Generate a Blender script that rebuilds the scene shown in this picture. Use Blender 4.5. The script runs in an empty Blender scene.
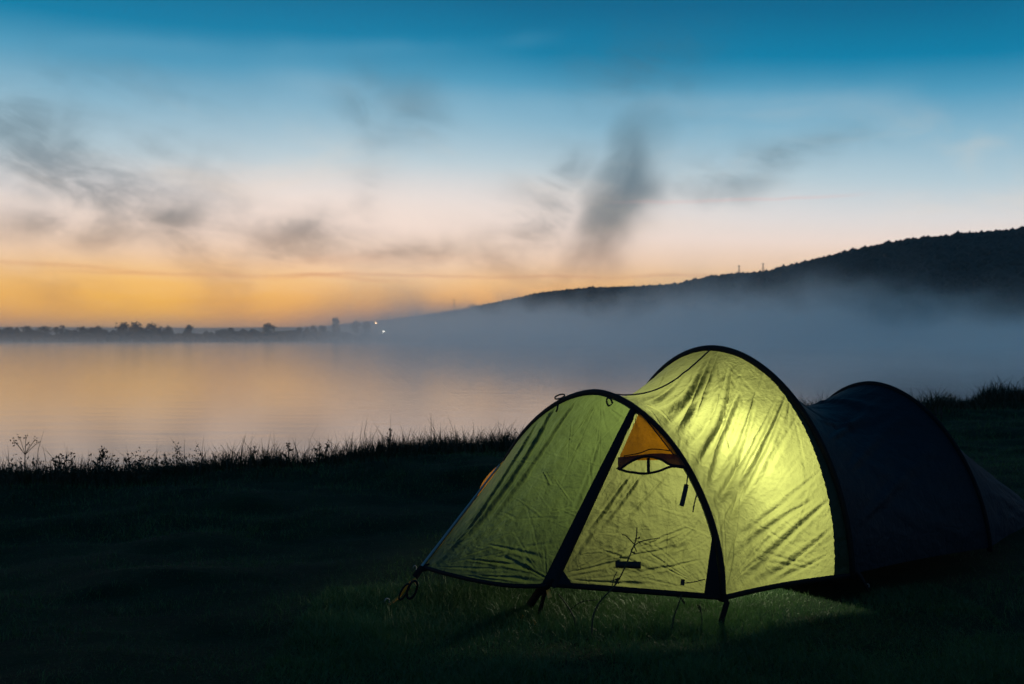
import bpy, math, random
import numpy as np

C = bpy.context.scene.collection
sc = bpy.context.scene
rng = np.random.default_rng(11)
random.seed(11)

# ------------------------------------------------------------------ camera
F = 1000.0            # focal length in pixels of the 1024 px wide frame
H_EYE = 1.2
HOR = 338.0           # horizon row
cam = bpy.data.objects.new('camera', bpy.data.cameras.new('camera'))
C.objects.link(cam)
cam.data.sensor_width = 36.0
cam.data.lens = F * 36.0 / 1024.0
cam.data.clip_start = 0.05
cam.data.clip_end = 6000
cam.location = (0, 0, H_EYE)
cam.rotation_euler = (math.pi / 2 - math.atan((342 - HOR) / F), 0, 0)
cam.data.dof.use_dof = True
cam.data.dof.focus_distance = 4.9
cam.data.dof.aperture_fstop = 4.0
sc.camera = cam
sc.view_settings.view_transform = 'Standard'
sc.view_settings.look = 'None'
sc.view_settings.exposure = 0
sc.view_settings.gamma = 1
cy = sc.cycles
cy.max_bounces = 14
cy.diffuse_bounces = 3
cy.glossy_bounces = 3
cy.transmission_bounces = 4
cy.transparent_max_bounces = 8
cy.volume_bounces = 10
cy.use_denoising = True
cy.volume_step_rate = 1.0
cy.volume_max_steps = 256
cy.sample_clamp_indirect = 4.0


def lin(r, g, b):
    f = lambda c: (c / 12.92 if c <= 0.04045 else ((c + 0.055) / 1.055) ** 2.4)
    return (f(r / 255), f(g / 255), f(b / 255), 1)


# ------------------------------------------------------------------ node helper
class NT:
    def __init__(s, tree):
        s.t = tree
        s.n = tree.nodes
        s.l = tree.links

    def new(s, kind, **kw):
        nd = s.n.new(kind)
        for k, v in kw.items():
            setattr(nd, k, v)
        return nd

    def put(s, sock, v):
        if isinstance(v, bpy.types.NodeSocket):
            s.l.new(v, sock)
        else:
            sock.default_value = v

    def m(s, op, a, b=0.0, c=0.0, clamp=False):
        nd = s.new('ShaderNodeMath', operation=op, use_clamp=clamp)
        s.put(nd.inputs[0], a)
        s.put(nd.inputs[1], b)
        s.put(nd.inputs[2], c)
        return nd.outputs[0]

    def mr(s, v, a, b, c=0.0, d=1.0, smooth=True):
        nd = s.new('ShaderNodeMapRange', interpolation_type='SMOOTHSTEP' if smooth else 'LINEAR')
        s.put(nd.inputs[0], v)
        for i, q in enumerate((a, b, c, d)):
            s.put(nd.inputs[1 + i], q)
        return nd.outputs[0]

    def xyz(s, x, y, z):
        nd = s.new('ShaderNodeCombineXYZ')
        for i, q in enumerate((x, y, z)):
            s.put(nd.inputs[i], q)
        return nd.outputs[0]

    def noise(s, vec, scale, detail=4, rough=0.55, dist=0.0):
        nd = s.new('ShaderNodeTexNoise')
        s.put(nd.inputs['Vector'], vec)
        nd.inputs['Scale'].default_value = scale
        nd.inputs['Detail'].default_value = detail
        nd.inputs['Roughness'].default_value = rough
        nd.inputs['Distortion'].default_value = dist
        return nd.outputs[0]

    def ramp(s, v, stops, interp='LINEAR'):
        nd = s.new('ShaderNodeValToRGB')
        s.put(nd.inputs[0], v)
        cr = nd.color_ramp
        cr.interpolation = interp
        while len(cr.elements) < len(stops):
            cr.elements.new(0.5)
        for e, (p, c) in zip(cr.elements, stops):
            e.position = p
            e.color = c
        return nd.outputs[0]

    def mix(s, f, a, b, blend='MIX'):
        nd = s.new('ShaderNodeMix', data_type='RGBA', blend_type=blend)
        s.put(nd.inputs[0], f)
        s.put(nd.inputs[6], a)
        s.put(nd.inputs[7], b)
        return nd.outputs[2]


# ------------------------------------------------------------------ sky (world)
SUN_AZ, SUN_EL = -0.24, 0.02      # added sun at the horizon, a little left of straight ahead
w = bpy.data.worlds.new('World')
sc.world = w
w.use_nodes = True
W = NT(w.node_tree)
W.n.clear()
tc = W.new('ShaderNodeTexCoord')
sep = W.new('ShaderNodeSeparateXYZ')
W.l.new(tc.outputs['Generated'], sep.inputs[0])
dx, dy, dz = sep.outputs
az = W.m('ARCTAN2', dx, dy)
el = W.m('ARCSINE', dz)
vec = W.xyz(az, el, 0.0)
big = W.noise(vec, 2.6, 3, 0.5)
# colour bands by height above the horizon; to the right of the sunrise they sit lower
shift = W.mr(az, -0.35, 0.6, 0.0, 0.04)
warp = W.m('MULTIPLY', W.m('SUBTRACT', big, 0.5), 0.035)
gate = W.mr(el, 0.03, 0.12, 0.0, 1.0)
ele = W.m('ADD', el, W.m('MULTIPLY', W.m('ADD', shift, warp), gate))
def R(y):
    return (HOR - y) / F
band = W.ramp(W.m('MULTIPLY', ele, 1.0 / 1.6), [(p / 1.6, lin(*c)) for p, c in [
    (0.0, (206, 132, 92)), (R(324), (222, 144, 88)), (R(302), (239, 174, 96)), (R(280), (243, 194, 132)),
    (R(256), (240, 205, 174)), (R(226), (236, 216, 204)), (R(196), (216, 214, 214)), (R(160), (174, 198, 209)),
    (R(114), (130, 175, 197)), (R(78), (74, 148, 181)), (R(46), (0, 121, 160)), (R(0), (0, 98, 136)),
    (0.42, (4, 86, 126)), (0.65, (28, 92, 132)), (1.0, (30, 82, 120)), (1.57, (28, 76, 114))]])
# a yellower, brighter glow round the place where the sun will rise
ga = W.m('DIVIDE', W.m('SUBTRACT', az, -0.36), 0.17)
ge = W.m('DIVIDE', W.m('SUBTRACT', el, 0.030), 0.042)
glow = W.m('EXPONENT', W.m('MULTIPLY', W.m('ADD', W.m('MULTIPLY', ga, ga), W.m('MULTIPLY', ge, ge)), -1.0))
band = W.mix(W.m('MULTIPLY', glow, 0.62), band, lin(250, 190, 50))
# the sky turns dim and blue away from the dawn
away = W.mr(W.m('ABSOLUTE', W.m('SUBTRACT', az, -0.15)), 0.55, 1.7, 0.0, 1.0)
night = W.ramp(W.m('MULTIPLY', el, 1 / 1.6), [(0.0, lin(98, 122, 140)), (0.10, lin(84, 118, 146)), (0.35, lin(44, 90, 126)), (0.98, lin(28, 76, 114))])
band = W.mix(away, band, night)
pa = W.m('DIVIDE', W.m('SUBTRACT', az, -0.08), 0.30)
pe = W.m('DIVIDE', W.m('SUBTRACT', el, 0.118), 0.045)
pglow = W.m('EXPONENT', W.m('MULTIPLY', W.m('ADD', W.m('MULTIPLY', pa, pa), W.m('MULTIPLY', pe, pe)), -1.0))
band = W.mix(W.m('MULTIPLY', W.m('MULTIPLY', pglow, W.mr(big, .3, .65, .5, 1.0)), 0.75), band, lin(244, 222, 208))
# drifting wisps: soft patches by direction, torn up by noise
wlow = W.noise(W.xyz(W.m('ADD', az, W.m('MULTIPLY', el, 0.6)), el, 7.0), 9, 2, 0.5, 0.3)
wlow2 = W.noise(W.xyz(az, el, 3.0), 10, 2, 0.5, 0.3)
wn1 = W.noise(W.xyz(W.m('ADD', W.m('MULTIPLY', az, 1.0), W.m('MULTIPLY', el, 0.8)), W.m('MULTIPLY', el, 2.0), 3.0), 13, 7, 0.6, 0.5)
wn2 = W.noise(W.xyz(W.m('SUBTRACT', az, W.m('MULTIPLY', el, 0.4)), W.m('MULTIPLY', el, 0.8), 5.0), 22, 6, 0.58, 0.4)
wx = W.m('ADD', az, W.m('MULTIPLY', W.m('SUBTRACT', wlow, 0.5), 0.07))
wy = W.m('ADD', el, W.m('MULTIPLY', W.m('SUBTRACT', wlow2, 0.5), 0.06))
def blob(px, py, sx, sy, k, tilt=0.0):
    a0, e0 = (px - 512) / F, (HOR - py) / F
    ex = W.m('SUBTRACT', wx, a0)
    ey = W.m('SUBTRACT', wy, e0)
    if tilt:
        ex = W.m('SUBTRACT', ex, W.m('MULTIPLY', ey, tilt))
    qx = W.m('MULTIPLY', ex, F / sx)
    qy = W.m('MULTIPLY', ey, F / sy)
    r2 = W.m('ADD', W.m('MULTIPLY', qx, qx), W.m('MULTIPLY', qy, qy))
    return W.m('MULTIPLY', W.m('EXPONENT', W.m('MULTIPLY', r2, -1.0)), k)
acc = None
for b in [(545, 218, 34, 54, .36, 0.5), (585, 278, 50, 26, .26, 0),
          (85, 160, 95, 26, .42, -1.2), (125, 200, 88, 24, .62, -1.0), (188, 228, 20, 11, .7, 0), (80, 238, 90, 16, .42, 0), (200, 248, 110, 18, .28, 0),
          (292, 234, 44, 18, .62, 0), (395, 112, 46, 30, .34, -.6), (420, 255, 52, 10, .5, 0), (640, 92, 64, 44, .26, .4), (330, 255, 90, 16, .26, 0),
          (760, 166, 80, 18, .34, 1.2), (700, 188, 70, 14, .16, 1.0), (235, 285, 30, 42, .26, 0), (100, 296, 40, 30, .2, 0), (375, 200, 20, 44, .14, .2),
          (140, 112, 130, 26, .12, 0), (500, 250, 60, 30, .16, 0)]:
    q = blob(*b)
    acc = q if acc is None else W.m('ADD', acc, q)
tear = W.m('MULTIPLY', W.mr(wn1, 0.32, 0.66, 0.30, 1.5), W.mr(wn2, 0.3, 0.66, 0.7, 1.3))
front = W.mr(dy, 0.0, 0.3)
acc = W.m('MULTIPLY', W.m('SUBTRACT', 1.0, W.m('EXPONENT', W.m('MULTIPLY', W.m('MULTIPLY', acc, tear), -1.35))), front)
col_ = None
for b in [(617, 190, 26, 42, 1.7, 0.3), (606, 232, 32, 36, 1.1, 0.25), (598, 270, 44, 22, .30, 0.2), (640, 128, 26, 36, .25, .3)]:
    q = blob(*b)
    col_ = q if col_ is None else W.m('ADD', col_, q)
col_ = W.m('MULTIPLY', col_, W.mr(wn2, 0.28, 0.64, 0.62, 1.15))
acc = W.m('MAXIMUM', acc, W.m('MULTIPLY', W.m('SUBTRACT', 1.0, W.m('EXPONENT', W.m('MULTIPLY', col_, -1.2))), front))
lowwarm = W.mr(el, 0.02, 0.13)
ccol = W.mix(lowwarm, lin(176, 122, 82), lin(98, 108, 112))
ccol = W.mix(W.mr(el, 0.10, 0.16), ccol, lin(70, 97, 112))
band = W.mix(W.m('MULTIPLY', acc, 0.90), band, ccol)
# thin long streaks of high cloud
def streak(py, h, slope, x0, x1, k, col, seed):
    global band
    nn = W.noise(W.xyz(W.m('MULTIPLY', az, 4.0), seed, 0.0), 2.0, 3, 0.5)
    yy = W.m('SUBTRACT', W.m('SUBTRACT', el, (HOR - py) / F), W.m('ADD', W.m('MULTIPLY', az, slope), W.m('MULTIPLY', W.m('SUBTRACT', nn, .5), .018)))
    q = W.m('MULTIPLY', yy, F / h)
    g = W.m('EXPONENT', W.m('MULTIPLY', W.m('MULTIPLY', q, q), -1.0))
    gate2 = W.m('MULTIPLY', W.mr(az, (x0 - 512) / F, (x0 - 432) / F), W.mr(az, (x1 - 572) / F, (x1 - 492) / F, 1.0, 0.0))
    br = W.mr(nn, 0.3, 0.6, 0.3, 1.0)
    band = W.mix(W.m('MULTIPLY', W.m('MULTIPLY', W.m('MULTIPLY', g, gate2), W.m('MULTIPLY', br, k)), front), band, col)
streak(277, 1.6, 0.0, 60, 760, .28, lin(190, 120, 90), 1.3)
streak(285, 2.2, -0.03, -60, 420, .25, lin(196, 120, 70), 4.1)
streak(205, 1.6, 0.0, 590, 860, .22, lin(226, 168, 160), 2.2)
streak(255, 5.0, 0.05, -40, 500, .12, lin(214, 160, 120), 6.0)
streak(50, 8.0, 0.06, -80, 560, .22, lin(96, 158, 188), 8.4)
streak(104, 14.0, -0.05, 240, 900, .14, lin(180, 202, 212), 9.7)
soft = W.noise(W.xyz(W.m('MULTIPLY', az, 0.8), W.m('MULTIPLY', el, 2.6), 11.0), 7, 5, 0.6, 0.5)
band = W.mix(W.m('MULTIPLY', W.m('MULTIPLY', W.mr(soft, 0.45, 0.8, 0.0, 0.22), W.mr(el, .16, .26, 1.0, 0.0)), front), band, lin(238, 214, 190))
nish = W.new('ShaderNodeTexSky')
nish.sky_type = 'NISHITA'
nish.sun_disc = False
nish.sun_elevation = math.radians(1.0)
nish.sun_rotation = SUN_AZ
bg1 = W.new('ShaderNodeBackground')
W.put(bg1.inputs[0], band)
bg1.inputs[1].default_value = 1.12
bg2 = W.new('ShaderNodeBackground')
W.l.new(nish.outputs[0], bg2.inputs[0])
bg2.inputs[1].default_value = 0.004
add = W.new('ShaderNodeAddShader')
W.l.new(bg1.outputs[0], add.inputs[0])
W.l.new(bg2.outputs[0], add.inputs[1])
wo = W.new('ShaderNodeOutputWorld')
W.l.new(add.outputs[0], wo.inputs['Surface'])

# faint warm sun lamp added at the horizon; the sun itself is still below
sun = bpy.data.objects.new('sun', bpy.data.lights.new('sun', 'SUN'))
C.objects.link(sun)
sun.data.energy = 0.01
sun.data.color = (1.0, 0.62, 0.36)
sun.data.angle = math.radians(40)
sun.rotation_euler = (math.pi / 2 - math.radians(3), 0, -SUN_AZ + math.pi)


# ------------------------------------------------------------------ materials
def mat(name):
    m = bpy.data.materials.new(name)
    m.use_nodes = True
    m.node_tree.nodes.clear()
    t = NT(m.node_tree)
    out = t.new('ShaderNodeOutputMaterial')
    return m, t, out


def plain(name, col, rough=0.6, noise_amt=0.25, scale=30, metal=0.0, spec=0.3):
    m, t, out = mat(name)
    p = t.new('ShaderNodeBsdfPrincipled')
    co = t.new('ShaderNodeTexCoord').outputs['Object']
    n = t.noise(co, scale, 4)
    c0 = (*col, 1)
    c1 = tuple(x * (1 - noise_amt) for x in col) + (1,)
    t.put(p.inputs['Base Color'], t.mix(n, c0, c1))
    p.inputs['Roughness'].default_value = rough
    p.inputs['Metallic'].default_value = metal
    p.inputs['Specular IOR Level'].default_value = spec
    t.l.new(p.outputs[0], out.inputs[0])
    return m


def fabric(name, col, trans, trans_w=0.65, rough=0.42, crumple=0.65, spec=0.35):
    m, t, out = mat(name)
    co = t.new('ShaderNodeTexCoord').outputs['Object']
    n1 = t.noise(co, 9, 5, 0.6, 0.6)
    n2 = t.noise(co, 38, 4, 0.6, 0.4)
    vo = t.new('ShaderNodeTexVoronoi', feature='DISTANCE_TO_EDGE')
    t.put(vo.inputs['Vector'], t.mix(0.12, co, t.new('ShaderNodeTexNoise').outputs[1]))
    vo.inputs['Scale'].default_value = 11
    cr = t.mr(vo.outputs[0], 0.0, 0.12)
    hgt = t.m('ADD', t.m('MULTIPLY', n1, 1.0), t.m('ADD', t.m('MULTIPLY', n2, 0.35), t.m('MULTIPLY', cr, 0.10)))
    rd = t.mr(t.m('ABSOLUTE', t.m('SUBTRACT', t.noise(co, 13, 3, .5, 1.2), .5)), 0.0, .07, 0.0, 1.0)
    rd2 = t.mr(t.m('ABSOLUTE', t.m('SUBTRACT', t.noise(co, 27, 3, .5, 1.0), .5)), 0.0, .07, 0.0, 1.0)
    hgt = t.m('ADD', hgt, t.m('ADD', t.m('MULTIPLY', rd, .05), t.m('MULTIPLY', rd2, .012)))
    wv = t.noise(co, 900, 1)
    hgt = t.m('ADD', hgt, t.m('MULTIPLY', wv, 0.015))
    bp = t.new('ShaderNodeBump')
    bp.inputs['Strength'].default_value = crumple
    bp.inputs['Distance'].default_value = 0.02
    t.put(bp.inputs['Height'], hgt)
    v = t.mr(t.noise(co, 4, 4), 0.3, 0.7, 0.82, 1.08)
    tcol = t.mix(1.0, (*trans, 1), t.xyz(v, v, v), 'MULTIPLY')
    p = t.new('ShaderNodeBsdfPrincipled')
    p.inputs['Base Color'].default_value = (*col, 1)
    p.inputs['Roughness'].default_value = rough
    p.inputs['Specular IOR Level'].default_value = spec
    t.l.new(bp.outputs[0], p.inputs['Normal'])
    tr = t.new('ShaderNodeBsdfTranslucent')
    t.put(tr.inputs[0], tcol)
    t.l.new(bp.outputs[0], tr.inputs['Normal'])
    mx = t.new('ShaderNodeMixShader')
    mx.inputs[0].default_value = trans_w
    t.l.new(p.outputs[0], mx.inputs[1])
    t.l.new(tr.outputs[0], mx.inputs[2])
    t.l.new(mx.outputs[0], out.inputs[0])
    return m


M_FLY = fabric('green_fly_fabric', (0.045, 0.075, 0.045), (0.242, 0.272, 0.088))
M_VEST = fabric('green_vestibule_fabric', (0.05, 0.085, 0.05), (0.118, 0.172, 0.044), crumple=0.55)
M_REAR = fabric('unlit_rear_fabric', (0.0035, 0.009, 0.016), (0.004, 0.007, 0.010), 0.1, 0.6, 0.6, 0.14)  # unlit part of the green fly, its shade put into a darker colour
M_TAIL = fabric('unlit_tail_fabric', (0.006, 0.017, 0.028), (0.006, 0.010, 0.016), 0.1, 0.7, 0.6, 0.06)  # tail likewise: lack of light put into the dark colour
M_ORANGE = fabric('orange_fabric', (0.30, 0.13, 0.02), (0.85, 0.32, 0.012), 0.7)
M_BROWN = fabric('brown_mesh', (0.05, 0.022, 0.012), (0.11, 0.040, 0.010), 0.5)
M_INNER = plain('inner_tent_fabric', (0.010, 0.014, 0.012), 0.8)
M_SLEEVE = plain('black_webbing', (0.007, 0.007, 0.010), 0.7, 0.3, 80, 0.0, 0.12)
M_CORD = plain('black_cord', (0.008, 0.008, 0.010), 0.6)
M_STRAP = plain('orange_strap', (0.62, 0.24, 0.02), 0.6)
M_METAL = plain('peg_aluminium', (0.22, 0.24, 0.26), 0.45, 0.3, 40, 0.8)
M_PALE = plain('pale_dry_leaf', (0.24, 0.26, 0.26), 0.7)
M_STEM = plain('weed_stem', (0.022, 0.026, 0.014), 0.8)
M_WLEAF = plain('weed_leaf', (0.020, 0.030, 0.014), 0.7)
M_SEED = plain('weed_seed_head', (0.03, 0.022, 0.012), 0.9)
M_POST = plain('weathered_stake', (0.03, 0.025, 0.02), 0.9)
M_TRUNK = plain('tree_bark', (0.03, 0.025, 0.02), 0.9)
M_CROWN = plain('tree_foliage', (0.012, 0.026, 0.020), 0.9, 0.5, 0.6)
M_MAST = plain('galvanised_mast', (0.12, 0.12, 0.13), 0.6)


def grass_mat(name, a, b):
    m, t, out = mat(name)
    co = t.new('ShaderNodeTexCoord').outputs['Object']
    n = t.noise(co, 60, 2)
    n2 = t.noise(co, 2.2, 4)
    f = t.m('ADD', t.m('MULTIPLY', t.mr(n, .3, .7), .6), t.m('MULTIPLY', t.mr(n2, .35, .65), .4))
    col = t.mix(f, (*a, 1), (*b, 1))
    p = t.new('ShaderNodeBsdfPrincipled')
    t.put(p.inputs['Base Color'], col)
    p.inputs['Roughness'].default_value = 0.5
    p.inputs['Specular IOR Level'].default_value = 0.30
    tr = t.new('ShaderNodeBsdfTranslucent')
    t.put(tr.inputs[0], col)
    mx = t.new('ShaderNodeMixShader')
    mx.inputs[0].default_value = 0.25
    t.l.new(p.outputs[0], mx.inputs[1])
    t.l.new(tr.outputs[0], mx.inputs[2])
    t.l.new(mx.outputs[0], out.inputs[0])
    return m


M_GRASS = grass_mat('meadow_grass', (0.020, 0.056, 0.020), (0.054, 0.120, 0.034))
M_BANK = grass_mat('bank_grass', (0.008, 0.012, 0.006), (0.018, 0.024, 0.010))

m, t, out = mat('meadow_soil')
co = t.new('ShaderNodeTexCoord').outputs['Object']
p = t.new('ShaderNodeBsdfPrincipled')
t.put(p.inputs['Base Color'], t.ramp(t.noise(co, 3.5, 6, .65), [(0.3, (0.004, 0.012, 0.005, 1)), (0.7, (0.010, 0.026, 0.009, 1))]))
p.inputs['Roughness'].default_value = 0.95
p.inputs['Specular IOR Level'].default_value = 0.1
bp = t.new('ShaderNodeBump')
bp.inputs['Distance'].default_value = 0.02
t.put(bp.inputs['Height'], t.noise(co, 40, 5, .7))
t.l.new(bp.outputs[0], p.inputs['Normal'])
t.l.new(p.outputs[0], out.inputs[0])
M_SOIL = m

m, t, out = mat('lake_water')
co = t.new('ShaderNodeTexCoord').outputs['Object']
p = t.new('ShaderNodeBsdfPrincipled')
p.inputs['Base Color'].default_value = (0.05, 0.065, 0.12, 1)
p.inputs['Roughness'].default_value = 0.10
p.inputs['IOR'].default_value = 1.45
bp = t.new('ShaderNodeBump')
bp.inputs['Strength'].default_value = 0.16
bp.inputs['Distance'].default_value = 0.05
mp = t.new('ShaderNodeMapping')
mp.inputs['Scale'].default_value = (0.35, 1.0, 1.0)
t.l.new(co, mp.inputs[0])
t.put(bp.inputs['Height'], t.noise(mp.outputs[0], 0.9, 4, .5))
t.l.new(bp.outputs[0], p.inputs['Normal'])
t.l.new(p.outputs[0], out.inputs[0])
M_WATER = m

m, t, out = mat('hill_soil')
p = t.new('ShaderNodeBsdfPrincipled')
co = t.new('ShaderNodeTexCoord').outputs['Object']
t.put(p.inputs['Base Color'], t.ramp(t.noise(co, .03, 5), [(0.3, (0.010, 0.018, 0.014, 1)), (0.7, (0.022, 0.032, 0.020, 1))]))
p.inputs['Roughness'].default_value = 1
p.inputs['Specular IOR Level'].default_value = 0
t.l.new(p.outputs[0], out.inputs[0])
M_HILL = m


# ------------------------------------------------------------------ object helpers
def link(name, me, material, parent=None, smooth=False):
    if material is not None:
        me.materials.append(material)
    if smooth:
        me.polygons.foreach_set('use_smooth', [True] * len(me.polygons))
    o = bpy.data.objects.new(name, me)
    C.objects.link(o)
    if parent is not None:
        o.parent = parent
    return o


def mesh(name, v, f, material, parent=None, smooth=False):
    me = bpy.data.meshes.new(name)
    me.from_pydata([tuple(map(float, q)) for q in v], [], [tuple(map(int, q)) for q in f])
    me.update()
    return link(name, me, material, parent, smooth)


def big_mesh(name, v, quads=None, tris=None):
    """numpy verts (n,3), quads (q,4), tris (t,3)"""
    me = bpy.data.meshes.new(name)
    v = np.asarray(v, np.float32)
    me.vertices.add(len(v))
    me.vertices.foreach_set('co', v.ravel())
    idx, starts, off = [], [], 0
    for arr, k in ((quads, 4), (tris, 3)):
        if arr is not None and len(arr):
            arr = np.asarray(arr, np.int32)
            idx.append(arr.ravel())
            starts.append(off + np.arange(len(arr)) * k)
            off += arr.size
    idx = np.concatenate(idx)
    starts = np.concatenate(starts).astype(np.int32)
    me.loops.add(len(idx))
    me.loops.foreach_set('vertex_index', idx)
    me.polygons.add(len(starts))
    me.polygons.foreach_set('loop_start', starts)
    me.update(calc_edges=True)
    me.validate()
    return me


def grid_faces(na, nb):
    i = np.arange(na * nb).reshape(na, nb)
    return np.stack([i[:-1, :-1], i[1:, :-1], i[1:, 1:], i[:-1, 1:]], -1).reshape(-1, 4)


def grid(name, P, material, parent=None):
    na, nb, _ = P.shape
    return link(name, big_mesh(name, P.reshape(-1, 3), grid_faces(na, nb)), material, parent, True)


def empty(name, loc=(0, 0, 0), rz=0.0):
    o = bpy.data.objects.new(name, None)
    o.empty_display_size = 0.1
    C.objects.link(o)
    o.location = loc
    o.rotation_euler = (0, 0, rz)
    return o


def tag(o, label=None, cat=None, group=None, kind=None):
    if label: o['label'] = label
    if cat: o['category'] = cat
    if group: o['group'] = group
    if kind: o['kind'] = kind
    return o


def tube_data(pts, rad, seg=8, flat=1.0, up=(0, 0, 1), cap=True):
    """swept tube round a polyline; flat<1 squeezes it in the second direction"""
    pts = np.asarray(pts, float)
    n = len(pts)
    rad = np.broadcast_to(np.asarray(rad, float), (n,))
    T = np.gradient(pts, axis=0)
    T /= np.linalg.norm(T, axis=1)[:, None] + 1e-12
    up = np.asarray(up, float)
    v, f = [], []
    for i in range(n):
        a = np.cross(T[i], up)
        if np.linalg.norm(a) < 1e-4:
            a = np.cross(T[i], (1, 0, 0))
        a /= np.linalg.norm(a)
        b = np.cross(a, T[i])
        for k in range(seg):
            q = 2 * math.pi * k / seg
            v.append(pts[i] + rad[i] * (a * math.cos(q) + b * flat * math.sin(q)))
    for i in range(n - 1):
        for k in range(seg):
            k2 = (k + 1) % seg
            f.append((i * seg + k, i * seg + k2, (i + 1) * seg + k2, (i + 1) * seg + k))
    if cap:
        f.append(tuple(range(seg))[::-1])
        f.append(tuple((n - 1) * seg + k for k in range(seg)))
    return v, f


def tube(name, pts, rad, material, parent=None, seg=8, flat=1.0, up=(0, 0, 1)):
    v, f = tube_data(pts, rad, seg, flat, up)
    return mesh(name, v, f, material, parent, True)


def join(*parts):
    V, Fc, off = [], [], 0
    for v, f in parts:
        V += list(v)
        Fc += [tuple(i + off for i in q) for q in f]
        off += len(v)
    return V, Fc


def spline(ctrl, n=24):
    """Catmull-Rom through control points"""
    c = np.asarray(ctrl, float)
    c = np.vstack([2 * c[0] - c[1], c, 2 * c[-1] - c[-2]])
    outp = []
    m = len(c) - 3
    for i in range(m):
        for q in np.linspace(0, 1, max(2, n // m), endpoint=(i == m - 1)):
            p0, p1, p2, p3 = c[i:i + 4]
            outp.append(.5 * ((2 * p1) + (-p0 + p2) * q + (2 * p0 - 5 * p1 + 4 * p2 - p3) * q * q + (-p0 + 3 * p1 - 3 * p2 + p3) * q ** 3))
    return np.array(outp)


# value noise, numpy
_perm = rng.random((256, 256))
def vnoise(x, y):
    xi, yi = np.floor(x).astype(int), np.floor(y).astype(int)
    fx, fy = x - xi, y - yi
    fx, fy = fx * fx * (3 - 2 * fx), fy * fy * (3 - 2 * fy)
    g = lambda a, b: _perm[a & 255, b & 255]
    return (g(xi, yi) * (1 - fx) + g(xi + 1, yi) * fx) * (1 - fy) + (g(xi, yi + 1) * (1 - fx) + g(xi + 1, yi + 1) * fx) * fy
def fbm(x, y, o=4):
    s, a, n = 0, .5, 0
    for k in range(o):
        s = s + a * vnoise(x * 2 ** k + 17.3 * k, y * 2 ** k + 5.1 * k)
        n += a
        a *= .5
    return s / n - .5


def sstep(x, a, b):
    q = np.clip((x - a) / (b - a), 0, 1)
    return q * q * (3 - 2 * q)


# ------------------------------------------------------------------ ground, lake, hills
EDGE_X = np.array([-40, -12, -5.2, -4.2, -3.2, -2.3, -1, 0, 1.5, 4, 6.5, 8, 10, 16, 40])
EDGE_Y = np.array([6.4, 7.4, 8.4, 8.6, 8.9, 9.5, 10.0, 10.5, 11.8, 14.2, 15.6, 16.4, 17.2, 18.2, 19])
def edge(x):
    return np.interp(x, EDGE_X, EDGE_Y)
def ground_z(x, y):
    x, y = np.asarray(x, float), np.asarray(y, float)
    e = edge(x)
    near = sstep(np.hypot(x - 1.2, (y - 5.4)), 1.6, 3.4)
    z = (fbm(x * .55 + 40, y * .9 + 11, 4) * .34) * (.14 + .82 * near) * sstep(y, 2.0, 5.5)
    z = z + fbm(x * 1.5, y * 3.4 + 9, 4) * .10 * (.25 + .75 * near)
    q = y - e
    z = z + .07 * np.exp(-((q + .5) / .7) ** 2) * sstep(x, -3.2, -2.2)
    z = z + .05 * sstep(x, 4.6, 8.5) * sstep(q, -5.5, -1.0)
    z = z - .135 * (1 - sstep(y, 6.3, 8.6))
    return z - 2.6 * sstep(q, .1, 3.2) - .8 * sstep(q, 3, 40)
def axis(lim, dense, step, grow):
    v = [0.0]
    s = step
    while v[-1] < lim:
        if v[-1] > dense: s *= grow
        v.append(v[-1] + s)
    return np.array(v)
ax = axis(900, 9, .11, 1.16)
gx = np.concatenate([-ax[:0:-1], ax])
gy = np.concatenate([-axis(40, .1, .8, 1.3)[:0:-1], np.arange(0, 2.5, .25), 2.5 + axis(1700, 17, .10, 1.16)])
GX, GY = np.meshgrid(gx, gy, indexing='ij')
o = grid('ground', np.stack([GX, GY, ground_z(GX, GY)], -1), M_SOIL)
tag(o, kind='structure')

WZ = -1.0
wx_ = np.array([-1600, -400, -100, -20, 0, 20, 100, 400, 1600.])
wy_ = np.array([7.0, 20, 60, 200, 600, 1700.])
WX, WY = np.meshgrid(wx_, wy_, indexing='ij')
o = grid('water', np.stack([WX, WY, np.full_like(WX, WZ)], -1), M_WATER)
tag(o, kind='structure')

# far shore and hill: ridge line by direction, nearer to the right
RID_X = np.array([-900, -300, 0, 120, 200, 300, 340, 385, 420, 460, 500, 540, 570, 600, 640, 680, 710, 760, 790, 820, 860, 900, 930, 960, 1000, 1024, 1200, 1600])
RID_Y = np.array([327, 327, 327, 327.5, 328, 327, 325, 321, 316, 310, 302, 293.5, 290, 288, 287, 285, 278, 274, 267, 260, 250, 242.5, 239, 236, 232.5, 230, 222, 232])
def ridge_el(px): return (HOR - np.interp(px, RID_X, RID_Y)) / F
def ridge_d(px): return np.interp(px, [-900, 300, 520, 760, 1024, 1600], [1350, 1350, 1150, 860, 720, 620])
def shore_d(px): return np.interp(px, [-900, 0, 300, 520, 760, 1024, 1600], [520, 540, 600, 600, 480, 400, 360])
def hill_point(px, q):
    """q=0 shore, 1 ridge, >1 beyond"""
    a = (px - 512) / F
    d0, d1 = shore_d(px), ridge_d(px)
    d = d0 + (d1 - d0) * q
    top = ridge_el(px) * d1 + H_EYE
    low = np.clip((px - 330) / 250, 0, 1)
    prof = (1 - low) * sstep(q, .55, 1.0) + low * (np.clip(q, 0, 1) ** .85)
    z = WZ - .4 + 1.6 * sstep(q, 0, .06) + (top - WZ - 1.2) * prof
    z = z - np.clip(q - 1, 0, None) * 60
    x, y = a * d, d
    z = z + fbm(x * .012 + 3, y * .012, 4) * 9 * low * sstep(q, .05, .5) * (1 - sstep(q, .8, 1.0))
    return x, y, z
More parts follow.
